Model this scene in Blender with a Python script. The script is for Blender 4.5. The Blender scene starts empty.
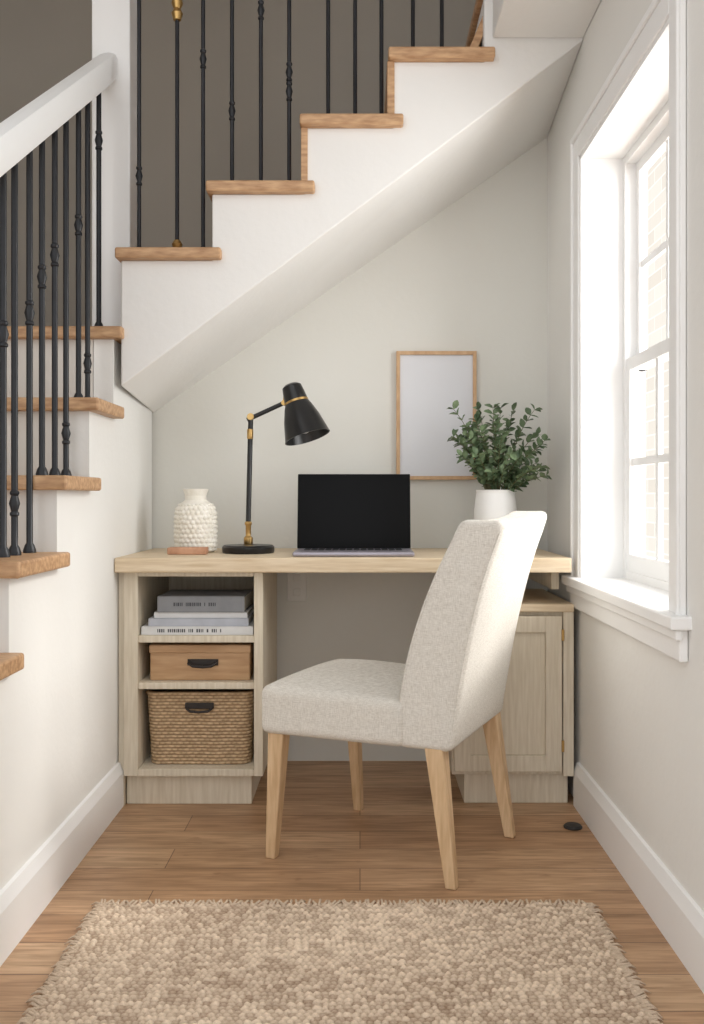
import bpy, bmesh, math, random
import numpy as np
from mathutils import Vector, Matrix, noise
random.seed(7)
sc = bpy.context.scene
COL = sc.collection

# ---------------------------------------------------------------- materials
def srgb(c):
    return tuple(((v/255)/12.92 if v/255 <= .04045 else ((v/255+.055)/1.055)**2.4) for v in c) + (1,)

def mat(name, c1, c2=None, scale=6, stretch=(1,1,1), rough=.6, bump=0, bscale=60, bstretch=(1,1,1), metal=0, spec=.5, detail=4, bdist=.002, sheen=0):
    m = bpy.data.materials.new(name); m.use_nodes = True
    nt = m.node_tree; b = nt.nodes['Principled BSDF']
    b.inputs['Roughness'].default_value = rough
    b.inputs['Metallic'].default_value = metal
    b.inputs['Specular IOR Level'].default_value = spec
    tc = nt.nodes.new('ShaderNodeTexCoord')
    c2 = c2 or tuple(min(255, v*1.03) for v in c1)
    mp = nt.nodes.new('ShaderNodeMapping'); mp.inputs['Scale'].default_value = stretch
    nt.links.new(tc.outputs['Object'], mp.inputs['Vector'])
    n = nt.nodes.new('ShaderNodeTexNoise'); n.inputs['Scale'].default_value = scale; n.inputs['Detail'].default_value = detail
    nt.links.new(mp.outputs[0], n.inputs['Vector'])
    r = nt.nodes.new('ShaderNodeValToRGB')
    r.color_ramp.elements[0].position = .32; r.color_ramp.elements[1].position = .68
    r.color_ramp.elements[0].color = srgb(c1); r.color_ramp.elements[1].color = srgb(c2)
    nt.links.new(n.outputs['Fac'], r.inputs[0]); nt.links.new(r.outputs[0], b.inputs['Base Color'])
    if bump:
        mp2 = nt.nodes.new('ShaderNodeMapping'); mp2.inputs['Scale'].default_value = bstretch
        nt.links.new(tc.outputs['Object'], mp2.inputs['Vector'])
        n2 = nt.nodes.new('ShaderNodeTexNoise'); n2.inputs['Scale'].default_value = bscale; n2.inputs['Detail'].default_value = 5
        nt.links.new(mp2.outputs[0], n2.inputs['Vector'])
        bp = nt.nodes.new('ShaderNodeBump'); bp.inputs['Strength'].default_value = bump; bp.inputs['Distance'].default_value = bdist
        nt.links.new(n2.outputs['Fac'], bp.inputs['Height']); nt.links.new(bp.outputs[0], b.inputs['Normal'])
    return m

M = {}
M['wall'] = mat('wall_paint', (230,229,225), (234,233,229), 2, rough=.85, bump=.25, bscale=45, bdist=.003)
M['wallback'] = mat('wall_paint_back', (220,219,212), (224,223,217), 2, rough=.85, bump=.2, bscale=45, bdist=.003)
M['stairwall'] = mat('stair_plaster', (230,229,226), (234,233,230), 2, rough=.85, bump=.3, bscale=40, bdist=.003)
M['taupe'] = mat('taupe_paint', (168,162,152), (174,168,158), 2, rough=.85, bump=.15, bscale=45)
M['trim'] = mat('trim_white', (240,240,239), (243,243,242), 3, rough=.45)
M['riser'] = mat('riser_paint', (210,205,197), (218,213,206), 3, rough=.7)
M['oak'] = mat('oak_tread', (166,126,90), (204,166,126), 9, (2,9,9), rough=.5, bump=.2, bscale=30, bstretch=(2,12,12))
M['ash'] = mat('pale_ash_x', (206,183,150), (228,210,182), 8, (1,14,14), rough=.5, bump=.12, bscale=30, bstretch=(1,14,14))
M['ashv'] = mat('pale_ash_z', (210,198,176), (226,216,197), 8, (14,14,1), rough=.55, bump=.12, bscale=30, bstretch=(14,14,1))
M['leg'] = mat('leg_wood', (194,160,120), (218,188,150), 9, (9,9,1), rough=.5, bump=.1, bscale=30, bstretch=(14,14,1))
M['frameoak'] = mat('frame_oak', (190,152,112), (208,172,132), 9, (6,6,2), rough=.5)
M['iron'] = mat('black_iron', (18,20,25), (26,28,33), 20, rough=.42, spec=.45)
M['blackmetal'] = mat('lamp_black', (16,16,17), (20,20,21), 20, rough=.3)
M['brass'] = mat('brass', (186,152,96), (200,166,110), 20, rough=.3, metal=1)
M['screen'] = mat('laptop_screen', (4,4,5), (5,5,6), 2, rough=.35, spec=.12)
M['alu'] = mat('laptop_aluminium', (158,154,164), (166,162,172), 10, rough=.35, metal=.6)
M['keys'] = mat('laptop_keys', (24,24,28), (30,30,34), 10, rough=.6)
M['ceramic'] = mat('white_ceramic', (238,237,234), (241,240,238), 6, rough=.35)
M['cream'] = mat('cream_ceramic', (232,227,214), (243,239,230), 30, rough=.8, bump=.5, bscale=90, bdist=.004)
M['terracotta'] = mat('wood_block', (165,116,86), (205,158,128), 20, rough=.7)
M['print'] = mat('print_paper', (220,221,225), (223,224,228), 2, rough=.6)
M['leaf'] = mat('leaf_green', (62,84,54), (128,148,110), 26, rough=.5)
M['stem'] = mat('stem_green', (84,82,50), (104,100,64), 30, rough=.6)
M['box'] = mat('tan_box', (180,142,104), (202,166,128), 8, (1,8,8), rough=.6)
M['leather'] = mat('dark_leather', (32,26,24), (42,34,30), 20, rough=.5)
M['dark'] = mat('dark_grommet', (40,38,38), (48,46,45), 20, rough=.5)
M['paper'] = mat('book_pages', (228,224,214), (236,232,224), 50, (1,1,20), rough=.8)
M['bk1'] = mat('book_grey', (128,130,134), (140,142,146), 20, rough=.6)
M['bk2'] = mat('book_white', (214,214,214), (224,224,224), 20, rough=.6)
M['bk3'] = mat('book_bluegrey', (176,180,190), (190,194,204), 20, rough=.6)
M['ink'] = mat('book_ink', (60,62,68), (70,72,78), 20, rough=.6)

# fabric
def fabric():
    m = bpy.data.materials.new('linen_fabric'); m.use_nodes = True
    nt = m.node_tree; b = nt.nodes['Principled BSDF']; b.inputs['Roughness'].default_value = .95
    b.inputs['Specular IOR Level'].default_value = .15
    tc = nt.nodes.new('ShaderNodeTexCoord')
    hs = []
    for s in ((80,80,760),(700,700,80)):
        mp = nt.nodes.new('ShaderNodeMapping'); mp.inputs['Scale'].default_value = s
        n = nt.nodes.new('ShaderNodeTexNoise'); n.inputs['Scale'].default_value = 1; n.inputs['Detail'].default_value = 2
        nt.links.new(tc.outputs['Object'], mp.inputs[0]); nt.links.new(mp.outputs[0], n.inputs['Vector']); hs.append(n)
    a = nt.nodes.new('ShaderNodeMath'); a.operation = 'ADD'
    nt.links.new(hs[0].outputs['Fac'], a.inputs[0]); nt.links.new(hs[1].outputs['Fac'], a.inputs[1])
    mr = nt.nodes.new('ShaderNodeMapRange'); mr.inputs['From Min'].default_value = .7; mr.inputs['From Max'].default_value = 1.3
    nt.links.new(a.outputs[0], mr.inputs[0])
    r = nt.nodes.new('ShaderNodeValToRGB')
    r.color_ramp.elements[0].color = srgb((199,193,183)); r.color_ramp.elements[1].color = srgb((232,228,220))
    nt.links.new(mr.outputs[0], r.inputs[0]); nt.links.new(r.outputs[0], b.inputs['Base Color'])
    bp = nt.nodes.new('ShaderNodeBump'); bp.inputs['Strength'].default_value = .35; bp.inputs['Distance'].default_value = .0014
    nt.links.new(mr.outputs[0], bp.inputs['Height']); nt.links.new(bp.outputs[0], b.inputs['Normal'])
    return m
M['fabric'] = fabric()

# floor planks
def floormat():
    m = bpy.data.materials.new('floor_planks'); m.use_nodes = True
    nt = m.node_tree; b = nt.nodes['Principled BSDF']; b.inputs['Roughness'].default_value = .40
    b.inputs['Specular IOR Level'].default_value = .4
    tc = nt.nodes.new('ShaderNodeTexCoord')
    br = nt.nodes.new('ShaderNodeTexBrick')
    br.inputs['Scale'].default_value = 1; br.inputs['Brick Width'].default_value = 1.35; br.inputs['Row Height'].default_value = .135
    br.inputs['Mortar Size'].default_value = .0012; br.inputs['Mortar Smooth'].default_value = .1
    br.inputs['Color1'].default_value = srgb((184,146,112)); br.inputs['Color2'].default_value = srgb((206,172,138))
    br.inputs['Mortar'].default_value = srgb((112,84,62)); br.offset = .37
    nt.links.new(tc.outputs['Object'], br.inputs['Vector'])
    def grain(s,sc,dist,p0,p1,c0,c1):
        mp = nt.nodes.new('ShaderNodeMapping'); mp.inputs['Scale'].default_value = s
        n = nt.nodes.new('ShaderNodeTexNoise'); n.inputs['Scale'].default_value = sc; n.inputs['Detail'].default_value = 7; n.inputs['Distortion'].default_value = dist
        nt.links.new(tc.outputs['Object'], mp.inputs[0]); nt.links.new(mp.outputs[0], n.inputs['Vector'])
        r = nt.nodes.new('ShaderNodeValToRGB')
        r.color_ramp.elements[0].position = p0; r.color_ramp.elements[1].position = p1
        r.color_ramp.elements[0].color = c0; r.color_ramp.elements[1].color = c1
        nt.links.new(n.outputs['Fac'], r.inputs[0]); return r
    g1=grain((2.4,30,30),2,1.2,.3,.66,(.68,.63,.57,1),(1.12,1.12,1.12,1))
    g2=grain((1.6,6,6),2,.3,.3,.7,(.80,.78,.75,1),(1.08,1.08,1.08,1))
    g3=grain((5,14,14),2.5,.6,.22,.36,(.60,.52,.45,1),(1,1,1,1))
    last=br.outputs['Color']
    for g in (g1,g2,g3):
        mx = nt.nodes.new('ShaderNodeMix'); mx.data_type = 'RGBA'; mx.blend_type = 'MULTIPLY'; mx.inputs[0].default_value = 1
        nt.links.new(last, mx.inputs[6]); nt.links.new(g.outputs[0], mx.inputs[7]); last=mx.outputs[2]
    nt.links.new(last, b.inputs['Base Color'])
    bp = nt.nodes.new('ShaderNodeBump'); bp.inputs['Strength'].default_value = .25; bp.inputs['Distance'].default_value = .002
    nt.links.new(br.outputs['Fac'], bp.inputs['Height']); bp.invert = True; nt.links.new(bp.outputs[0], b.inputs['Normal'])
    return m
M['floor'] = floormat()

def attrmat(name, c1, c2, rough=.95, bump=.5, bscale=350):
    m = bpy.data.materials.new(name); m.use_nodes = True
    nt = m.node_tree; b = nt.nodes['Principled BSDF']; b.inputs['Roughness'].default_value = rough
    b.inputs['Specular IOR Level'].default_value = .1
    at = nt.nodes.new('ShaderNodeAttribute'); at.attribute_name = 'tone'
    tc = nt.nodes.new('ShaderNodeTexCoord')
    n = nt.nodes.new('ShaderNodeTexNoise'); n.inputs['Scale'].default_value = bscale; n.inputs['Detail'].default_value = 3
    nt.links.new(tc.outputs['Object'], n.inputs['Vector'])
    ad = nt.nodes.new('ShaderNodeMix'); ad.data_type = 'FLOAT'; ad.inputs[0].default_value = .3
    nt.links.new(at.outputs['Fac'], ad.inputs[2]); nt.links.new(n.outputs['Fac'], ad.inputs[3])
    r = nt.nodes.new('ShaderNodeValToRGB')
    r.color_ramp.elements[0].position = .15; r.color_ramp.elements[1].position = .85
    r.color_ramp.elements[0].color = srgb(c1); r.color_ramp.elements[1].color = srgb(c2)
    nt.links.new(ad.outputs[0], r.inputs[0]); nt.links.new(r.outputs[0], b.inputs['Base Color'])
    bp = nt.nodes.new('ShaderNodeBump'); bp.inputs['Strength'].default_value = bump; bp.inputs['Distance'].default_value = .002
    nt.links.new(n.outputs['Fac'], bp.inputs['Height']); nt.links.new(bp.outputs[0], b.inputs['Normal'])
    return m
M['jute'] = attrmat('jute', (140,114,92), (236,216,192))
M['seagrass'] = attrmat('seagrass', (140,114,86), (226,198,162))

def brickmat():
    m = bpy.data.materials.new('pale_brick'); m.use_nodes = True
    nt = m.node_tree; b = nt.nodes['Principled BSDF']; b.inputs['Roughness'].default_value = .9
    tc = nt.nodes.new('ShaderNodeTexCoord')
    br = nt.nodes.new('ShaderNodeTexBrick'); br.inputs['Scale'].default_value = 1; br.inputs['Brick Width'].default_value = .6; br.inputs['Row Height'].default_value = .2
    br.inputs['Mortar Size'].default_value = .012
    br.inputs['Color1'].default_value = srgb((214,208,198)); br.inputs['Color2'].default_value = srgb((204,196,184)); br.inputs['Mortar'].default_value = srgb((222,218,210))
    sx = nt.nodes.new('ShaderNodeSeparateXYZ'); cb = nt.nodes.new('ShaderNodeCombineXYZ')
    nt.links.new(tc.outputs['Object'], sx.inputs[0]); nt.links.new(sx.outputs['Y'], cb.inputs[0]); nt.links.new(sx.outputs['Z'], cb.inputs[1])
    nt.links.new(cb.outputs[0], br.inputs['Vector']); nt.links.new(br.outputs[0], b.inputs['Base Color'])
    return m
M['brick'] = brickmat()

# ---------------------------------------------------------------- mesh helpers
def mk(name, v, f, m=None, smooth=False, bevel=0, seg=2, sub=0):
    me = bpy.data.meshes.new(name); me.from_pydata([tuple(p) for p in v], [], f); me.update()
    bm = bmesh.new(); bm.from_mesh(me); bmesh.ops.recalc_face_normals(bm, faces=bm.faces); bm.to_mesh(me); bm.free()
    o = bpy.data.objects.new(name, me); COL.objects.link(o)
    if m: me.materials.append(M[m] if isinstance(m, str) else m)
    if smooth:
        for p in me.polygons: p.use_smooth = True
    if bevel:
        b = o.modifiers.new('bevel','BEVEL'); b.width = bevel; b.segments = seg; b.limit_method = 'ANGLE'
    return o

def boxvf(x0,x1,y0,y1,z0,z1):
    v = [(x0,y0,z0),(x1,y0,z0),(x1,y1,z0),(x0,y1,z0),(x0,y0,z1),(x1,y0,z1),(x1,y1,z1),(x0,y1,z1)]
    f = [(0,3,2,1),(4,5,6,7),(0,1,5,4),(1,2,6,5),(2,3,7,6),(3,0,4,7)]
    return v, f
def box(name, x0,x1,y0,y1,z0,z1, m, bevel=0, seg=2):
    v,f = boxvf(x0,x1,y0,y1,z0,z1); return mk(name, v, f, m, bevel=bevel, seg=seg)
def boxes(name, lst, m, bevel=0):
    V=[];F=[]
    for b in lst:
        v,f = boxvf(*b); o=len(V); V+=v; F+=[tuple(i+o for i in q) for q in f]
    return mk(name, V, F, m, bevel=bevel)
def prism(name, pts0, pts1, m, bevel=0):
    n=len(pts0); V=list(pts0)+list(pts1)
    F=[tuple(range(n)), tuple(range(2*n-1,n-1,-1))]+[(i,(i+1)%n,n+(i+1)%n,n+i) for i in range(n)]
    return mk(name,V,F,m,bevel=bevel)
def lathe_vf(prof, c=(0,0,0), n=32, axis=None):
    V=[];F=[]
    R = Matrix.Identity(3)
    if axis is not None: R = Vector((0,0,1)).rotation_difference(Vector(axis).normalized()).to_matrix()
    for r,z in prof:
        for i in range(n):
            a=2*math.pi*i/n; V.append(Vector(c)+R@Vector((r*math.cos(a),r*math.sin(a),z)))
    for j in range(len(prof)-1):
        for i in range(n):
            F.append((j*n+i,j*n+(i+1)%n,(j+1)*n+(i+1)%n,(j+1)*n+i))
    if prof[0][0]>1e-5: F.append(tuple(range(n-1,-1,-1)))
    if prof[-1][0]>1e-5: F.append(tuple(range((len(prof)-1)*n,len(prof)*n)))
    return V,F
def autosmooth(o, ang=40):
    me=o.data
    for p in me.polygons: p.use_smooth=True
    bm=bmesh.new(); bm.from_mesh(me)
    for e in bm.edges:
        if len(e.link_faces)==2 and e.calc_face_angle(0)>math.radians(ang): e.smooth=False
    bm.to_mesh(me); bm.free(); return o
def lathe(name, prof, c, m, n=32, axis=None):
    v,f=lathe_vf(prof,c,n,axis); return autosmooth(mk(name,v,f,m))
def tube_vf(pts, rad, n=8):
    pts=[Vector(p) for p in pts]; V=[];F=[]
    if not hasattr(rad,'__len__'): rad=[rad]*len(pts)
    up=Vector((0,0,1)); prev=None
    for i,p in enumerate(pts):
        d=(pts[min(i+1,len(pts)-1)]-pts[max(i-1,0)]).normalized()
        if prev is None:
            a=d.cross(up if abs(d.z)<.9 else Vector((1,0,0))).normalized()
        else:
            a=(prev-d*prev.dot(d)).normalized()
        prev=a; b=d.cross(a)
        for k in range(n):
            t=2*math.pi*k/n; V.append(p+(a*math.cos(t)+b*math.sin(t))*rad[i])
    for i in range(len(pts)-1):
        for k in range(n): F.append((i*n+k,i*n+(k+1)%n,(i+1)*n+(k+1)%n,(i+1)*n+k))
    F.append(tuple(range(n-1,-1,-1))); F.append(tuple(range((len(pts)-1)*n,len(pts)*n)))
    return V,F
def tube(name, pts, rad, m, n=10):
    v,f=tube_vf(pts,rad,n); return autosmooth(mk(name,v,f,m),60)
def merge(lst):
    V=[];F=[]
    for v,f in lst:
        o=len(V); V+=list(v); F+=[tuple(i+o for i in q) for q in f]
    return V,F
def rbox_vf(h, r, n=10, k=4, fn=None):
    """rounded box, half extents h, radius r, smooth grid"""
    def axis(H):
        a=[-H+r*(1-math.cos(math.pi/2*i/k)) for i in range(k)]
        mid=[-H+r+(2*H-2*r)*i/n for i in range(n+1)]
        return a+mid+[-q for q in reversed(a)]
    ax=[axis(H) for H in h]; idx={}; V=[];F=[]
    def vid(p):
        key=tuple(round(c,6) for c in p)
        if key not in idx:
            q=Vector([max(-(h[i]-r),min(h[i]-r,p[i])) for i in range(3)])
            d=Vector(p)-q
            w=q+(d.normalized()*r if d.length>1e-9 else d)
            idx[key]=len(V); V.append(fn(w) if fn else w)
        return idx[key]
    for A in range(3):
        B,C=(A+1)%3,(A+2)%3
        for s in (-1,1):
            for i in range(len(ax[B])-1):
                for j in range(len(ax[C])-1):
                    q=[]
                    for (di,dj) in ((0,0),(1,0),(1,1),(0,1)):
                        p=[0,0,0]; p[A]=s*h[A]; p[B]=ax[B][i+di]; p[C]=ax[C][j+dj]; q.append(vid(p))
                    if len(set(q))==4: F.append(tuple(q))
    return V,F
def group(name, loc, parts):
    e=bpy.data.objects.new(name,None); COL.objects.link(e); e.location=loc; e.empty_display_size=.1
    for p in parts:
        p.parent=e; p.matrix_parent_inverse=Matrix.Translation(-Vector(loc))
    return e

XL,XR,YB,YF=-.745,.675,3.42,2.87

# ---------------------------------------------------------------- shell
box('floor', -1.9,2.6,-2.0,4.05,-.06,0,'floor')
noses=[(1.09,.215),(1.39,.42),(1.69,.62),(1.99,.815),(2.31,1.003),(2.59,1.222),(2.845,1.462)]
TT=.036
prof=[(noses[0][0]+.025,0)]
for i,(y,z) in enumerate(noses):
    prof.append((y+.025, z-TT))
    if i+1<len(noses): prof.append((noses[i+1][0]+.025, z-TT))
    else: prof.append((3.40, z-TT))
prof.append((3.40,0))
def ex(prof,x0,x1): return [(x0,y,z) for y,z in prof],[(x1,y,z) for y,z in prof]
a,b=ex(prof,XL-.06,XL); prism('wall_left',a,b,'wall')
p2=[(y,z) for y,z in prof]; p2[-2]=(3.95,p2[-2][1]); p2[-1]=(3.95,0)
a,b=ex(p2,-1.75,XL-.062); bodyL=prism('flight_body_lower',a,b,'riser')
zf=lambda x: 1.268+(x+.745)*(2.33-1.268)/(XR+.745)
zb=lambda x: 1.252+(x+.745)*(2.245-1.252)/(XR+.745)
pb=[(XL-.06,0),(XR,0),(XR,zb(XR)+.03),(XL-.06,zb(XL-.06)+.03)]
prism('wall_back',[(x,YB,z) for x,z in pb],[(x,YB+.08,z) for x,z in pb],'wallback')
up=[(-.734,1.698),(-.462,1.898),(-.181,2.098),(.085,2.298),(.36,2.498)]
def upprof(xl):
    top=[]
    for i,(x,z) in enumerate(up):
        top.append((x+.015 if i else xl, z-.033))
        nx=up[i+1][0]+.015 if i+1<len(up) else XR-.001
        top.append((nx,z-.033))
    return top
def prof3(y):
    xl={0:-.722,1:-.744,2:-.744}[y]
    zz=(zf,zb,zb)[y]; Y=(YF,YB,3.95)[y]
    t=upprof(xl)
    pts=[(xl,zz(xl))]+t+[(XR-.001,zz(XR))]
    return [(x,Y,z) for x,z in pts]
A,B,C=prof3(0),prof3(1),prof3(2); n=len(A)
V=A+B+C; F=[tuple(range(n)),tuple(range(3*n-1,2*n-1,-1))]
for k in (0,1): F+=[(k*n+i,k*n+(i+1)%n,(k+1)*n+(i+1)%n,(k+1)*n+i) for i in range(n)]
bodyU=mk('flight_body_upper',V,F,'stairwall',bevel=.004)
trL=[]
for i,(y,z) in enumerate(noses):
    y1=noses[i+1][0]+.03 if i+1<len(noses) else 3.93
    trL.append((-1.74,-.712,y-.005,y1,z-TT,z))
treadsL=boxes('treads_lower',trL,'oak',bevel=.006)
trU=[]
for i,(x,z) in enumerate(up):
    x1=up[i+1][0]+.045 if i+1<len(up) else XR-.003
    trU.append((x,x1,2.838,3.93,z-.033,z))
treadsU=boxes('treads_upper',trU,'oak',bevel=.006)
ris=boxes('wood_risers',[(-.178,-.158,2.862,3.92,1.899,2.064),(.082,.104,2.862,3.92,2.099,2.264)],'oak',bevel=.002)
sl=prism('wood_skirt',[(.325,2.90,2.30),(.35,2.90,2.30),(.43,2.90,2.48),(.40,2.90,2.48)],[(.325,3.90,2.30),(.35,3.90,2.30),(.43,3.90,2.48),(.40,3.90,2.48)],'oak',bevel=.002)
group('staircase',(-1.2,3,0),[bodyL,bodyU,treadsL,treadsU,ris,sl])

box('wall_stairwell',-1.85,XR,3.95,4.05,0,3.4,'taupe')
box('wall_far_left',-1.85,-1.75,1.3,3.95,0,3.4,'taupe')
box('trim_stair_post',-.852,-.730,3.015,3.14,1.463,3.4,'trim',bevel=.004)
box('ceiling',-1.85,XR,1.2,4.05,3.4,3.48,'stairwall')
box('trim_bulkhead',.40,XR-.001,1.2,YF-.002,2.335,2.62,'stairwall',bevel=.004)

# right wall with window opening
WY0,WY1,WZ0,WZ1=2.036,2.885,.705,1.985
XO=.86
boxes('wall_right',[(XR,XO,.2,WY0,0,3.4),(XR,XO,WY1,4.05,0,3.4),(XR,XO,WY0,WY1,0,WZ0),(XR,XO,WY0,WY1,WZ1,3.4)],'wall')
def baseboard(name,side,y0,y1):
    s=1 if side=='L' else -1
    x=XL if side=='L' else XR
    pr=[(0,0),(.018,0),(.018,.105),(.013,.118),(.008,.132),(0,.135)]
    a=[(x+s*p,y0,z) for p,z in pr]; b=[(x+s*p,y1,z) for p,z in pr]
    return prism(name,a,b,'trim')
baseboard('baseboard_left','L',1.13,2.945)
baseboard('baseboard_right','R',.2,2.925)

# window
cw=.075
parts=[]
e=.001
parts.append(boxes('casing',[(XR-.014,XR-e,WY1,WY1+cw,.70,WZ1+cw),(XR-.014,XR-e,WY0-cw,WY0,.70,WZ1+cw),(XR-.014,XR-e,WY0,WY1,WZ1,WZ1+cw)],'trim',bevel=.003))
parts.append(boxes('casing_band',[(XR-.022,XR-.013,WY1+cw-.018,WY1+cw,.70,WZ1+cw),(XR-.022,XR-.013,WY0-cw,WY0-cw+.018,.70,WZ1+cw),(XR-.022,XR-.013,WY0-cw+.018,WY1+cw-.018,WZ1+cw-.018,WZ1+cw)],'trim',bevel=.003))
parts.append(boxes('jambs',[(XR-.008,XO,WY1-.012,WY1+e,WZ0,WZ1),(XR-.008,XO,WY0-e,WY0+.012,WZ0,WZ1),(XR-.008,XO,WY0,WY1,WZ1-.012,WZ1+e)],'trim',bevel=.001))
parts.append(boxes('sill',[(.632,XO,WY0-cw-.03,WY1+cw+.02,.678,.706),(.655,XR-e,WY0-cw-.012,WY1+cw+.005,.610,.678),(.645,.66,WY0-cw-.02,WY1+cw+.012,.655,.678)],'trim',bevel=.004))
xa,xb=.80,.845
y0,y1=WY0+.012,WY1-.012
z0,z1=WZ0+.002,WZ1-.012
fr=[(xa-.005,xb+.012,y0-.006,y0+.024,z0-.004,z1+.006),(xa-.005,xb+.012,y1-.024,y1+.006,z0-.004,z1+.006),(xa-.004,xb+.011,y0,y1,z1-.024,z1+.006),(xa-.004,xb+.011,y0,y1,z0-.004,z0+.022)]
parts.append(boxes('frame',fr,'trim'))
zm=1.345
def sash(nm,X0,X1,za,zb_,ztop,zbot):
    w=.036; L=[(X0,X1,y0+.02,y0+.02+w,za,zb_),(X0,X1,y1-.02-w,y1-.02,za,zb_),(X0+.0005,X1-.0005,y0+.02,y1-.02,zb_-ztop,zb_),(X0+.0005,X1-.0005,y0+.02,y1-.02,za,za+zbot)]
    g0,g1=y0+.02+w,y1-.02-w; mid=(za+zbot+zb_-ztop)/2
    for k in (1,2):
        y=g0+(g1-g0)*k/3; L.append((X0+.006,X1-.006,y-.011,y+.011,za+zbot-.002,zb_-ztop+.002))
    L.append((X0+.0065,X1-.0065,g0-.002,g1+.002,mid-.011,mid+.011))
    return boxes(nm,L,'trim')
parts.append(sash('lower_sash',.800,.826,z0+.018,zm+.018,.036,.055))
parts.append(sash('upper_sash',.828,.853,zm-.018,z1-.02,.036,.036))
group('window_1',(XR,2.47,.7),parts)
box('exterior_wall',4.0,4.2,6,22,-1,9,'brick')

# ---------------------------------------------------------------- railings
def knuck(z,r0): return [(r0,z-.03),(r0+.003,z-.027),(r0+.003,z-.022),(r0,z-.018),(r0+.005,z),(r0,z+.018),(r0+.003,z+.022),(r0+.003,z+.027),(r0,z+.03)]
def bal(x,y,z0,z1,kn,r0=.0085):
    pr=[(r0*2,z0),(r0*2,z0+.006),(r0*1.5,z0+.018),(r0,z0+.024)]
    for k in kn: pr+=knuck(z0+k,r0)
    pr.append((r0,z1)); return lathe_vf(pr,(x,y,0),12)
RX=-.80
railz=lambda y: 1.725+(y-2.11)*.655
L=[]
ys=[]
for i in range(len(noses)-1):
    ya,yb=noses[i][0],noses[i+1][0]
    for k in range(3): ys.append((ya+(yb-ya)*(.13+.33*k)+.02,noses[i][1],k))
ys=[q for q in ys if q[0]<1.95]+[(2.03,.815,0),(2.13,.815,1),(2.20,.815,0),(2.30,.815,2),(2.39,1.003,1),(2.49,1.003,2),(2.585,1.003,0),(2.70,1.222,1),(2.79,1.222,0),(2.91,1.462,2)]
for y,z,k in ys:
    L.append(bal(RX,y,z,railz(y)-.02,[[.12],[.50],[.58]][k],.0078))
v,f=merge(L); balL=autosmooth(mk('balusters',v,f,'iron'))
def railprism(name,pA,pB,w,h,m,axis):
    pr=[(-.42,-.5),(.42,-.5),(.5,-.32),(.5,.25),(.36,.45),(0,.5),(-.36,.45),(-.5,.25),(-.5,-.32)]
    out=[]
    for P in (pA,pB):
        if axis=='Y': out.append([(P[0]+a*w,P[1],P[2]+b*h) for a,b in pr])
        else: out.append([(P[0],P[1]+a*w,P[2]+b*h) for a,b in pr])
    return autosmooth(prism(name,out[0],out[1],m),35)
hr=railprism('handrail',(RX,1.0,railz(1.0)),(RX,3.013,railz(3.013)),.062,.088,'trim','Y')
nw=boxes('newel_post',[(RX-.045,RX+.045,.90,.99,0,1.10),(RX-.055,RX+.055,.89,1.0,1.10,1.125)],'trim',bevel=.004)
group('stair_railing',(RX,2.3,.2),[balL,hr,nw])
L=[];Lb=[]
xs=[(-.68,0,1),(-.563,0,9),(-.483,0,2),(-.394,1,1),(-.305,1,0),(-.218,1,3),(-.098,2,0),(-.015,2,0),(.066,2,0),(.163,3,0),(.252,3,0)]
rz=lambda x: 2.62+(x+.734)*.7194
for x,t,k in xs:
    z=up[t][1]
    L.append(bal(x,2.925,z,rz(x),{0:[.55],1:[.24],2:[.60],3:[.30,.36],9:[]}[k],.0064))
    if k==9:
        Lb.append(lathe_vf([(.02,z),(.02,z+.012),(.013,z+.02),(.017,z+.03),(.010,z+.042),(.0,z+.042)],(x,2.925,0),16))
        Lb.append(lathe_vf([(.0,z+.715),(.012,z+.72),(.018,z+.74),(.011,z+.755),(.018,z+.77),(.012,z+.80),(0,z+.80)],(x,2.925,0),16))
v,f=merge(L); balU=autosmooth(mk('balusters_upper',v,f,'iron'))
v,f=merge(Lb); balB=autosmooth(mk('brass_collars',v,f,'brass'))
hr2=railprism('handrail_upper',(-.72,2.925,rz(-.72)+.03),(.36,2.925,rz(.36)+.03),.06,.06,'oak','X')
group('stair_railing',(-.2,2.925,1.7),[balU,balB,hr2])

# ---------------------------------------------------------------- desk
dt=box('desk_top',-.743,.640,2.87,3.418,.721,.766,'ash',bevel=.004)
cf=2.91; cb=3.40
cab=boxes('shelf_cabinet',[(-.725,-.681,cf,cb,.094,.720),(-.325,-.297,cf,cb,.094,.720),
    (-.681,-.325,cf,cb,.094,.1155),(-.681,-.325,cf+.006,cb,.360,.380),(-.681,-.325,cf+.006,cb,.503,.524),
    (-.681,-.325,cb-.012,cb,.1155,.720),(-.681,-.325,cf+.003,cb,.706,.720)],'ashv',bevel=.002)
fil=box('filler_panel',-.743,-.7255,cf+.012,cb,.0,.720,'ashv',bevel=.001)
pl=box('cabinet_plinth',-.722,-.335,cf+.03,cb,0,.094,'ashv',bevel=.002)
parts=[dt,cab,fil,pl]
rx0,rx1=.283,.655
parts.append(boxes('cupboard',[(rx0,rx1,cf+.02,cb,.094,.598)],'ashv',bevel=.002))
parts.append(box('cupboard_top',rx0-.006,rx1,cf-.006,cb,.598,.622,'ash',bevel=.003))
parts.append(box('cupboard_plinth',rx0+.04,rx1-.01,cf+.04,cb,0,.094,'ashv',bevel=.002))
d0,d1,e0,e1=rx0+.006,rx1-.036,.108,.585
w=.05
parts.append(boxes('cupboard_door',[(d0,d0+w,cf,cf+.02,e0,e1),(d1-w,d1,cf,cf+.02,e0,e1),(d0+w,d1-w,cf,cf+.02,e1-w,e1),(d0+w,d1-w,cf,cf+.02,e0,e0+w),(d0+w,d1-w,cf+.010,cf+.02,e0+w,e1-w)],'ashv',bevel=.0015))
parts.append(boxes('cupboard_stile',[(d1+.004,rx1,cf,cf+.02,.094,.598)],'ashv',bevel=.0015))
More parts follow.
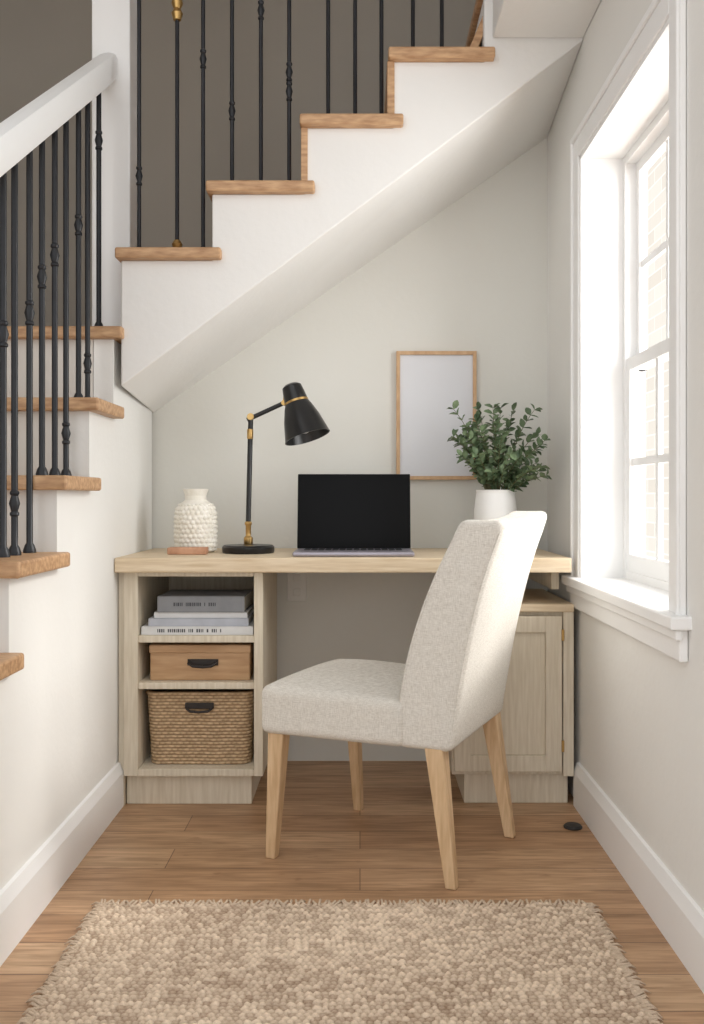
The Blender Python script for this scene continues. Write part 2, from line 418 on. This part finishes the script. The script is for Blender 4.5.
parts.append(boxes('door_hinges',[(d1-.002,d1+.006,cf-.006,cf,.51,.545),(d1-.002,d1+.006,cf-.006,cf,.17,.205)],'brass',bevel=.001))
parts.append(boxes('wall_cleat',[(rx0+.03,.635,3.37,3.418,.66,.720),(.60,.625,2.98,3.37,.66,.7205)],'ashv',bevel=.002))
group('built_in_desk',(-.05,3.15,0),parts)
boxes('wall_outlet',[(-.262,-.192,3.412,3.4195,.575,.69),(-.240,-.214,3.409,3.413,.645,.672),(-.240,-.214,3.409,3.413,.595,.622)],'wall',bevel=.002)

# books
def book(name,x0,x1,y0,y1,z0,z1,m,ink=True):
    c=.0025; L=[boxes(name+'_cover',[(x0,x1,y0,y1,z0,z0+c),(x0,x1,y0,y1,z1-c,z1),(x0,x1,y0,y0+c,z0+c,z1-c)],m,bevel=.0008),
       box(name+'_pages',x0+.004,x1-.004,y0+c,y1-.004,z0+c,z1-c,'paper')]
    if ink:
        r=random.Random(name); xx=x0+.05; T=[]
        zc=(z0+z1)/2; h=min((z1-z0)*.2,.0055)
        while xx<x1-.09:
            wv=r.uniform(.002,.005); T.append((xx,xx+wv,y0-.0006,y0+.0004,zc-h,zc+h)); xx+=wv+.0025+(.008 if r.random()<.18 else 0)
        L.append(boxes(name+'_title',T,'ink'))
    return L
z=.524
P=[]
P+=book('book_a',-.676,-.330,2.935,3.17,z,z+.026,'bk2'); P+=book('book_b',-.655,-.345,2.94,3.17,z+.0262,z+.050,'bk3',False)
P+=book('book_c',-.640,-.350,2.95,3.17,z+.0502,z+.068,'bk2',False); P+=book('book_d',-.628,-.358,2.945,3.16,z+.0682,z+.118,'bk1')
group('stack_of_books',(-.5,3.05,z),P)
# tan box
v,f=rbox_vf((.155,.15,.052),.004,2,3); v=[p+Vector((-.497,3.10,.380+.0525)) for p in v]
bx=autosmooth(mk('box_body',v,f,'box'))
lid=box('box_lid',-.6545,-.3395,2.946,3.254,.466,.491,'box',bevel=.003)
hd=tube('box_handle',[(-.53,2.944,.438),(-.53,2.934,.436),(-.515,2.928,.428),(-.485,2.926,.426),(-.46,2.928,.428),(-.445,2.934,.436),(-.445,2.944,.438)],.0045,'leather')
hp=boxes('handle_plate',[(-.535,-.440,2.946,2.951,.427,.447)],'leather',bevel=.001)
group('storage_box',(-.497,3.1,.38),[bx,lid,hd,hp])

# basket
def basket(cx,cy,z0,H,hx,hy):
    rows=22; per=4; nu=420
    V=[];F=[];T=[]
    def ring(t):
        k=.93+.07*t; a=hx*k; b=hy*k; r=.03
        pts=[]
        segs=2*(2*a-2*r)+2*(2*b-2*r)+2*math.pi*r
        for i in range(nu):
            s=i/nu*segs
            lens=[2*a-2*r,math.pi*r/2,2*b-2*r,math.pi*r/2]*2
            q=0
            while s>lens[q]: s-=lens[q]; q+=1
            if q==0: p=(-a+r+s,-b); nn=(0,-1)
            elif q==1: th=-math.pi/2+s/r; p=(a-r+r*math.cos(th),-b+r+r*math.sin(th)); nn=(math.cos(th),math.sin(th))
            elif q==2: p=(a,-b+r+s); nn=(1,0)
            elif q==3: th=s/r; p=(a-r+r*math.cos(th),b-r+r*math.sin(th)); nn=(math.cos(th),math.sin(th))
            elif q==4: p=(a-r-s,b); nn=(0,1)
            elif q==5: th=math.pi/2+s/r; p=(-a+r+r*math.cos(th),b-r+r*math.sin(th)); nn=(math.cos(th),math.sin(th))
            elif q==6: p=(-a,b-r-s); nn=(-1,0)
            else: th=math.pi+s/r; p=(-a+r+r*math.cos(th),-b+r+r*math.sin(th)); nn=(math.cos(th),math.sin(th))
            pts.append((p,nn))
        return pts
    nr=rows*per+1
    for j in range(nr):
        t=j/(nr-1); row=j/per; pts=ring(t); ri=int(row)
        for i,(p,nn) in enumerate(pts):
            ph=(i/7.0+ (ri%2)*.5)
            b=abs(math.sin(math.pi*row))*(.45+.55*abs(math.sin(math.pi*ph)))
            cell=(ri*131+int(ph)*57)%97/97
            d=.006*b + .0016*noise.noise(Vector((p[0]*60,p[1]*60,row*2)))
            if t>.95: d+=.004
            V.append((cx+p[0]+nn[0]*d,cy+p[1]+nn[1]*d,z0+t*H+.0015*noise.noise(Vector((p[0]*20,p[1]*20,3)))*(0 if j==0 else 1))); T.append(.35*cell+.65*b if b>.2 else .1)
    for j in range(nr-1):
        for i in range(nu): F.append((j*nu+i,j*nu+(i+1)%nu,(j+1)*nu+(i+1)%nu,(j+1)*nu+i))
    base=len(V)
    inner=ring(1)
    for lvl,zz in ((0,H),(1,.02)):
        for p,nn in inner: V.append((cx+p[0]-nn[0]*(.006+.02*lvl),cy+p[1]-nn[1]*(.006+.02*lvl),z0+zz)); T.append(.3)
    for i in range(nu):
        F.append(((nr-1)*nu+i,(nr-1)*nu+(i+1)%nu,base+(i+1)%nu,base+i)); F.append((base+i,base+(i+1)%nu,base+nu+(i+1)%nu,base+nu+i))
    F.append(tuple(range(base+nu,base+2*nu))); F.append(tuple(range(nu-1,-1,-1)))
    o=mk('basket_body',V,F,'seagrass',smooth=True)
    at=o.data.attributes.new('tone','FLOAT','POINT'); at.data.foreach_set('value',T)
    return o
bk=basket(-.500,3.10,.1160,.228,.163,.145)
bh=tube('basket_handle',[(-.535,2.951,.300),(-.535,2.938,.294),(-.525,2.932,.288),(-.497,2.930,.286),(-.470,2.932,.288),(-.460,2.938,.294),(-.460,2.951,.300)],.004,'leather')
bp_=boxes('handle_patch',[(-.542,-.453,2.940,2.950,.294,.312)],'leather',bevel=.002)
group('woven_basket',(-.497,3.1,.116),[bk,bh,bp_])

# laptop
lx0,lx1=-.208,.168; ly0,ly1=2.915,3.13; lz=.766
cx=(lx0+lx1)/2
v,f=rbox_vf(((lx1-lx0)/2,(ly1-ly0)/2,.0075),.006,2,3); v=[p+Vector((cx,(ly0+ly1)/2,lz+.0078)) for p in v]
b1=autosmooth(mk('laptop_base',v,f,'alu'))
kb=[]
for r in range(5):
    for c in range(14):
        x=lx0+.03+c*.0225; y=ly0+.10+r*.0205
        kb.append((x,x+.019,y,y+.017,lz+.0152,lz+.0168))
kk=boxes('keyboard',kb,'keys'); tp=box('trackpad',cx-.055,cx+.055,ly0+.012,ly0+.085,lz+.0150,lz+.0157,'alu')
th=math.radians(9)
def lid(name,hx,hz,ht,off,m,zc):
    def fn(w):
        z=w.z+zc; y=w.y+off
        return Vector((cx+w.x, ly1-.004+ z*math.sin(th)+y*math.cos(th), lz+.014+z*math.cos(th)-y*math.sin(th)))
    v,f=rbox_vf((hx,ht,hz),min(ht*.95,.006),2,3,fn); return autosmooth(mk(name,v,f,m))
ld=lid('laptop_lid',.187,.125,.004,.003,'blackmetal',.125)
sc_=lid('laptop_display',.1855,.1230,.0012,-.0012,'screen',.1255)
group('laptop',(cx,3.03,lz),[b1,kk,tp,ld,sc_])

# desk lamp
lc=Vector((-.368,3.13,.766))
pa=[]
pa.append(lathe('lamp_base',[(0,0),(.083,0),(.086,.006),(.086,.020),(.080,.026),(.02,.029),(0,.029)],lc,'blackmetal',48))
pa.append(lathe('base_collar',[(.013,.028),(.015,.032),(.015,.05),(.009,.056),(.009,.090),(.012,.094),(.012,.100),(.008,.104)],lc,'brass',24))
top=lc+Vector((.008,0,.448))
pa.append(tube('lamp_stem',[lc+Vector((0,0,.10)),top],.0085,'blackmetal',16))
pa.append(lathe('stem_collar',[(.0090,.375),(.0105,.378),(.0105,.405),(.0090,.408)],lc+Vector((.006,0,0)),'brass',20))
e2=Vector((-.250,3.13,1.260))
e1=top+Vector((-.012,0,-.01))
pa.append(lathe('elbow_joint',[(0,-.013),(.011,-.013),(.012,0),(.011,.013),(0,.013)],top,'brass',20,(0,1,0)))
pa.append(tube('lamp_arm',[e1,e2],.0075,'blackmetal',14))
pa.append(lathe('arm_joint',[(0,-.012),(.009,-.012),(.010,0),(.009,.012),(0,.012)],e2,'brass',20,(0,1,0)))
ax=Vector((.30,-.14,-.94)).normalized()
hc=Vector((-.226,3.115,1.318))
pa.append(tube('swivel_bracket',[e2,e2+Vector((.002,-.002,.034)),hc+ax*.03],.005,'brass',12))
S=1.14
sp=lambda P:[(a*S,b*S) for a,b in P]
pa.append(lathe('shade_cap',sp([(0,-.002),(.020,0),(.028,.006),(.032,.03),(.034,.050),(.034,.052),(0,.052)]),hc,'blackmetal',40,ax))
pa.append(lathe('shade_ring',sp([(.030,.050),(.0352,.051),(.0352,.057),(.030,.058)]),hc,'brass',40,ax))
pa.append(lathe('lamp_shade',sp([(.034,.056),(.041,.070),(.053,.105),(.0655,.158),(.067,.162),(.0645,.162),(.050,.11),(.036,.075),(.0,.070)]),hc,'blackmetal',48,ax))
pa.append(lathe('lamp_bulb',sp([(0,.070),(.014,.075),(.018,.10),(.026,.12),(.022,.142),(0,.15)]),hc,'ceramic',24,ax))
group('desk_lamp',lc,pa)

# textured vase
vp=[(0,0),(.058,0),(.066,.006),(.069,.05),(.069,.11),(.066,.140),(.056,.160),(.042,.168),(.036,.173),(.035,.188),(.041,.205),(.043,.210),(.038,.211),(.028,.195),(.028,.175),(.0,.16)]
def refine(pr,k=5):
    out=[]
    for i in range(len(pr)-1):
        for j in range(k):
            t=j/k; out.append((pr[i][0]*(1-t)+pr[i+1][0]*t, pr[i][1]*(1-t)+pr[i+1][1]*t))
    out.append(pr[-1]); return out
def resample(pr,step=.0022):
    out=[]
    for i in range(len(pr)-1):
        d=math.hypot(pr[i+1][0]-pr[i][0],pr[i+1][1]-pr[i][1]); k=max(1,int(d/step))
        for j in range(k):
            t=j/k; out.append((pr[i][0]*(1-t)+pr[i+1][0]*t, pr[i][1]*(1-t)+pr[i+1][1]*t))
    out.append(pr[-1]); return out
vc=Vector((-.548,3.17,.7662))
V,F=lathe_vf(resample(vp),(0,0,0),200)
# hobnail bumps on a staggered grid around the body
def bump(p):
    ang=math.atan2(p.y,p.x)/(2*math.pi)*26
    rw=p.z/.0155; ri=math.floor(rw); a=ang+(ri%2)*.5
    a0=math.floor(a); jx=noise.noise(Vector((a0%26*3.1,ri*7.7,1.3)))*.25; jz=noise.noise(Vector((a0%26*2.3,ri*5.1,9.3)))*.25
    dx=(a-a0-.5-jx)*.0165; dz=(rw-ri-.5-jz)*.0155
    return max(0,1-(dx*dx+dz*dz)/(.0072**2))**.5
V2=[]
for p in V:
    p=Vector(p); r=math.hypot(p.x,p.y)
    if .045<r and .006<p.z<.162:
        p=p+Vector((p.x/r,p.y/r,0))*(.0050*bump(p)-.001)
    V2.append(p+vc)
autosmooth(mk('ceramic_vase',V2,F,'cream'),80)
v,f=rbox_vf((.062,.028,.011),.003,2,3); v=[p+Vector((-.553,3.055,.7775)) for p in v]
autosmooth(mk('wooden_tray',v,f,'terracotta'))

# picture frame
fx0,fx1,fz0,fz1=.130,.417,1.012,1.472; t=.013
fr=boxes('frame_rails',[(fx0,fx0+t,3.395,3.418,fz0,fz1),(fx1-t,fx1,3.395,3.418,fz0,fz1),(fx0+t,fx1-t,3.395,3.418,fz1-t,fz1),(fx0+t,fx1-t,3.395,3.418,fz0,fz0+t)],'frameoak',bevel=.001)
pn=box('blank_print',fx0+t,fx1-t,3.404,3.416,fz0+t,fz1-t,'print')
group('picture_frame',(.273,3.41,1.24),[fr,pn])

# plant
pc=Vector((.452,3.17,.7662))
pot=lathe('plant_vase',refine([(0,0),(.040,0),(.046,.004),(.066,.06),(.072,.10),(.071,.14),(.066,.180),(.063,.200),(.065,.207),(.060,.208),(.056,.18),(.06,.12),(0,.11)],3),pc,'ceramic',48)
SV=[];LV=[];LF=[]
rr=random.Random(23)
def leaf(p,d,nrm,s):
    d=d.normalized(); side=d.cross(nrm).normalized(); nn=side.cross(d)
    w=s*.32; o=len(LV)
    pts=[(0,0,0),(.25,-.75,.10),(.25,.75,.10),(.55,-1,.14),(.55,1,.14),(.82,-.62,.06),(.82,.62,.06),(1,0,-.04),(.3,0,0),(.6,0,.0)]
    for a,b,c in pts: LV.append(p+d*(a*s)+side*(b*w)+nn*(c*s))
    for q in ((0,1,8),(0,8,2),(1,3,9,8),(8,9,4,2),(3,5,7,9),(9,7,6,4)): LF.append(tuple(i+o for i in q))
for k in range(46):
    a=2*math.pi*k/46*7+rr.uniform(-.3,.3); out=.05+.135*rr.random()
    h=rr.uniform(.06,.26)*(1-.40*(out/.185)**2)
    if k%9==0: h=.27; out*=.7
    ox,oy=math.cos(a)*out*1.12,math.sin(a)*out*.85
    P0=pc+Vector((math.cos(a)*.02,math.sin(a)*.02,.15)); P1=pc+Vector((ox*.35,oy*.35,.207+h*.6)); P2=pc+Vector((ox,oy,.207+h))
    if P2.x>.63: P2.x=.63
    pts=[(P0*(1-t)**2+P1*2*t*(1-t)+P2*t*t) for t in [i/12 for i in range(13)]]
    SV.append(tube_vf(pts,[.0020*(1-.6*i/12) for i in range(13)],5))
    for i in range(4,13):
        d=(pts[i]-pts[i-1]).normalized()
        ph=rr.uniform(0,6.28)
        for j in range(2 if i<12 else 3):
            a1=d.cross(Vector((0,1,.3))).normalized(); b1_=d.cross(a1)
            rad=a1*math.cos(ph+j*math.pi)+b1_*math.sin(ph+j*math.pi)
            dd=d*.6+rad*.9+Vector((rr.gauss(0,.2),rr.gauss(0,.2),rr.gauss(0,.2))); s=rr.uniform(.023,.035)
            q=pts[i]+dd.normalized()*s
            if q.x>.665 or q.y>3.40: continue
            leaf(pts[i],dd,Vector((rr.gauss(0,.4),rr.gauss(-.3,.4),1)),s)
v,f=merge(SV); st=mk('stems',v,f,'stem'); lv=mk('leaves',LV,LF,'leaf',smooth=True)
group('potted_plant',pc,[pot,st,lv])

# ---------------------------------------------------------------- chair
O=Vector((.10,2.58,0)); u=Vector((-.917,.399,0)).normalized(); s_=Vector((.399,.917,0)).normalized()
def L2W(a,b,z): return O+u*a+s_*b+Vector((0,0,z))
def seatfn(w):
    a=w.x/.20; b=w.y/.235; c=w.z
    puff=max(0,(1-abs(a)**3))*max(0,(1-abs(b)**3))
    z=.390+c
    if c>0: z+=.028*puff+ .006*(w.x/.2)
    return L2W(.097+w.x, .008+w.y*(1+.02*a), z)
v,f=rbox_vf((.20,.235,.060),.022,10,5,seatfn); seat=mk('seat',v,f,'fabric',smooth=True)
def backUV(t):
    fpts=[(0,-.076),(.2,-.080),(.45,-.110),(.7,-.160),(.88,-.210),(1,-.250)]
    rpts=[(0,-.224),(.2,-.242),(.45,-.267),(.7,-.301),(.88,-.334),(1,-.364)]
    def ip(P):
        for i in range(len(P)-1):
            if t<=P[i+1][0]:
                q=max(0,(t-P[i][0])/(P[i+1][0]-P[i][0])); return P[i][1]*(1-q)+P[i+1][1]*q
        return P[-1][1]
    # average neighbours for a smooth sweep
    return ip(fpts),ip(rpts)
HB=.283; TB=.055
def sm(t):
    A=[backUV(min(1,max(0,t+d))) for d in (-.08,-.04,0,.04,.08)]
    return sum(a[0] for a in A)/5,sum(a[1] for a in A)/5
def backfn(w):
    t=min(1,max(0,(w.z+HB)/(2*HB)))
    fu,ru=sm(t)
    q=(w.x+TB)/(2*TB)
    uu=ru+(fu-ru)*q
    y=w.y*(1+.015*t)
    zz=.328+(w.z+HB)
    zz+= (.010*(abs(w.y)/.235)**2+.008*w.y/.235)*t**3
    uu-= .012*(1-(w.y/.235)**2)*t
    return L2W(uu,.026+y,zz)
v,f=rbox_vf((TB,.240,HB),.020,16,5,backfn); back=mk('backrest',v,f,'fabric',smooth=True)
def seam(name,fn,pts,r=.0024):
    return tube(name,[fn(Vector(p)) for p in pts],r,'fabric',8)
N=24; k=.020*(1-.707)
def loop(x,y):
    return [(x,y,-HB+.03+(2*HB-.06)*i/N) for i in range(N+1)]
parts=[seat,back]
for sy in (-1,1):
    parts.append(seam('back_piping_%s'%('near' if sy<0 else 'far'),backfn,loop(-TB+k,sy*(.240-k))))
    parts.append(seam('front_piping_%s'%('near' if sy<0 else 'far'),backfn,loop(TB-k,sy*(.240-k))))
def leg(name,ta,tb,ba,bb,wt,wb):
    T=L2W(ta,tb,.345); B=L2W(ba,bb,0)
    V=[]
    for P,w in ((B,wb),(T,wt)):
        for (i,j) in ((-1,-1),(1,-1),(1,1),(-1,1)): V.append(P+u*(i*w)+s_*(j*w))
    return mk(name,V,[(3,2,1,0),(4,5,6,7),(0,1,5,4),(1,2,6,5),(2,3,7,6),(3,0,4,7)],'leg',bevel=.004)
parts+= [leg('leg_1',.258,-.190,.275,-.200,.023,.014),leg('leg_2',.230,.220,.218,.240,.020,.013),
         leg('leg_3',-.175,-.185,-.222,-.200,.024,.014),leg('leg_4',-.195,.230,-.262,.200,.024,.014)]
group('dining_chair',(.1,2.58,0),parts)

# ---------------------------------------------------------------- rug
rx0,rx1,ry0,ry1=-.600,.530,.95,2.205
dx=.0024
nx=int((rx1-rx0)/dx); ny=int((ry1-ry0)/dx)
X,Y=np.meshgrid(np.linspace(rx0,rx1,nx),np.linspace(ry0,ry1,ny))
rng=np.random.RandomState(3)
def smoothnoise(X,Y,sc):
    g=rng.rand(200,200); x=(X+3)*sc; y=(Y+3)*sc
    xi=np.floor(x).astype(int); yi=np.floor(y).astype(int); fx=x-xi; fy=y-yi
    fx=fx*fx*(3-2*fx); fy=fy*fy*(3-2*fy); G=lambda a,b:g[a%200,b%200]
    return (G(xi,yi)*(1-fx)+G(xi+1,yi)*fx)*(1-fy)+(G(xi,yi+1)*(1-fx)+G(xi+1,yi+1)*fx)*fy-.5
Xw=X+.008*smoothnoise(X,Y,14)+.005*smoothnoise(X,Y,60); Yw=Y+.007*smoothnoise(X,Y,9)+.005*smoothnoise(X,Y,50)
row=Yw/.0125; ri=np.floor(row).astype(int); fy=row-ri
colc=Xw/.0145+(ri%2)*.5+.6*rng.rand(5000)[ri%5000]; ci=np.floor(colc).astype(int); fx=colc-ci
R=rng.rand(997); cell=R[(ri*131+ci*57)%997]
sx_=np.clip(np.sin(np.pi*fx),0,1); sy_=np.clip(np.sin(np.pi*fy),0,1)
dome=sx_**.5*sy_**.6
ply=np.abs(np.sin(np.pi*(fx*2.2+fy*1.2+cell)))
H=.004+dome*(.0034+.0034*cell)+dome*.001*ply+.0012*smoothnoise(X,Y,170)
edge=np.minimum.reduce([X-rx0,rx1-X,Y-ry0,ry1-Y]); H=np.where(edge<.002,.0005,H)
jag=.010*smoothnoise(Y*1.0,X*0,40)
Xe=X.copy(); Ye=Y.copy()
lf=np.clip(1-(X-rx0)/.05,0,1); Xe+=lf*jag; rf=np.clip(1-(rx1-X)/.05,0,1); Xe+=rf*jag
jt=.008*smoothnoise(X,Y*0,40); tf=np.clip(1-(ry1-Y)/.05,0,1); Ye+=tf*jt
V=np.stack([Xe,Ye,H],-1).reshape(-1,3)
idx=np.arange(nx*ny).reshape(ny,nx)
F=np.stack([idx[:-1,:-1],idx[:-1,1:],idx[1:,1:],idx[1:,:-1]],-1).reshape(-1,4)
me=bpy.data.meshes.new('rug_weave'); me.from_pydata(V.tolist(),[],F.tolist()); me.update()
rug=bpy.data.objects.new('rug_weave',me); COL.objects.link(rug); me.materials.append(M['jute'])
for p in me.polygons: p.use_smooth=True
at=me.attributes.new('tone','FLOAT','POINT'); at.data.foreach_set('value',np.clip(-.02+.55*cell+.25*smoothnoise(X,Y,6)+.42*dome+.12*ply,0,1).reshape(-1).astype(np.float32))
Fr=[];rr=random.Random(5)
def frg(p,d):
    a=rr.uniform(-.7,.7); d=Vector((d[0]*math.cos(a)-d[1]*math.sin(a),d[0]*math.sin(a)+d[1]*math.cos(a),0)); l=rr.uniform(.008,.026)
    p=Vector(p); Fr.append(tube_vf([p-d*.012,p+d*l*.5+Vector((0,0,.004)),p+d*l-Vector((0,0,.002))],[.0034,.0030,.0014],5))
y=ry0
while y<ry1:
    frg((rx0,y,.006),(-1,0)); frg((rx1,y,.006),(1,0)); y+=rr.uniform(.005,.012)
x=rx0
while x<rx1:
    frg((x,ry1,.006),(0,1)); x+=rr.uniform(.006,.014)
v,f=merge(Fr); fo=mk('rug_fringe',v,f,'jute',smooth=True)
a2=fo.data.attributes.new('tone','FLOAT','POINT'); a2.data.foreach_set('value',[.6]*len(v))
group('jute_rug',(-.03,1.6,0),[rug,fo])
lathe('floor_door_stop',[(0,0),(.026,0),(.027,.004),(.022,.009),(0,.011)],(.612,2.73,0),'dark',24)

# ---------------------------------------------------------------- light
w=bpy.data.worlds.new('sky'); sc.world=w; w.use_nodes=True
bg=w.node_tree.nodes['Background']; bg.inputs[0].default_value=(.985,.99,1,1); bg.inputs[1].default_value=1.55
sd=bpy.data.lights.new('sun','SUN'); sd.energy=2.2; sd.angle=math.radians(14); sd.color=(1,.97,.93)
so=bpy.data.objects.new('sun',sd); COL.objects.link(so)
so.rotation_euler=Vector((-.80,-.05,-.55)).to_track_quat('-Z','Y').to_euler()
ad=bpy.data.lights.new('window_fill_lamp','AREA'); ad.shape='RECTANGLE'; ad.size=1.5; ad.size_y=1.9; ad.energy=58; ad.color=(1,.99,.975)  # added area lamp outside the window, boosts the sky light coming in
ao=bpy.data.objects.new('window_fill_lamp',ad); COL.objects.link(ao); ao.location=(1.5,2.3,1.5)
ao.rotation_euler=Vector((-1,0,-.12)).to_track_quat('-Z','Z').to_euler()

cd=bpy.data.cameras.new('camera'); cam=bpy.data.objects.new('camera',cd); COL.objects.link(cam)
cam.location=(0,0,.95); cam.rotation_euler=(math.pi/2,0,0)
cd.sensor_width=36; cd.lens=950*36/1024; cd.shift_x=-8/1024; cd.shift_y=-15/1024
cd.clip_start=.05
sc.camera=cam
sc.view_settings.view_transform='Standard'
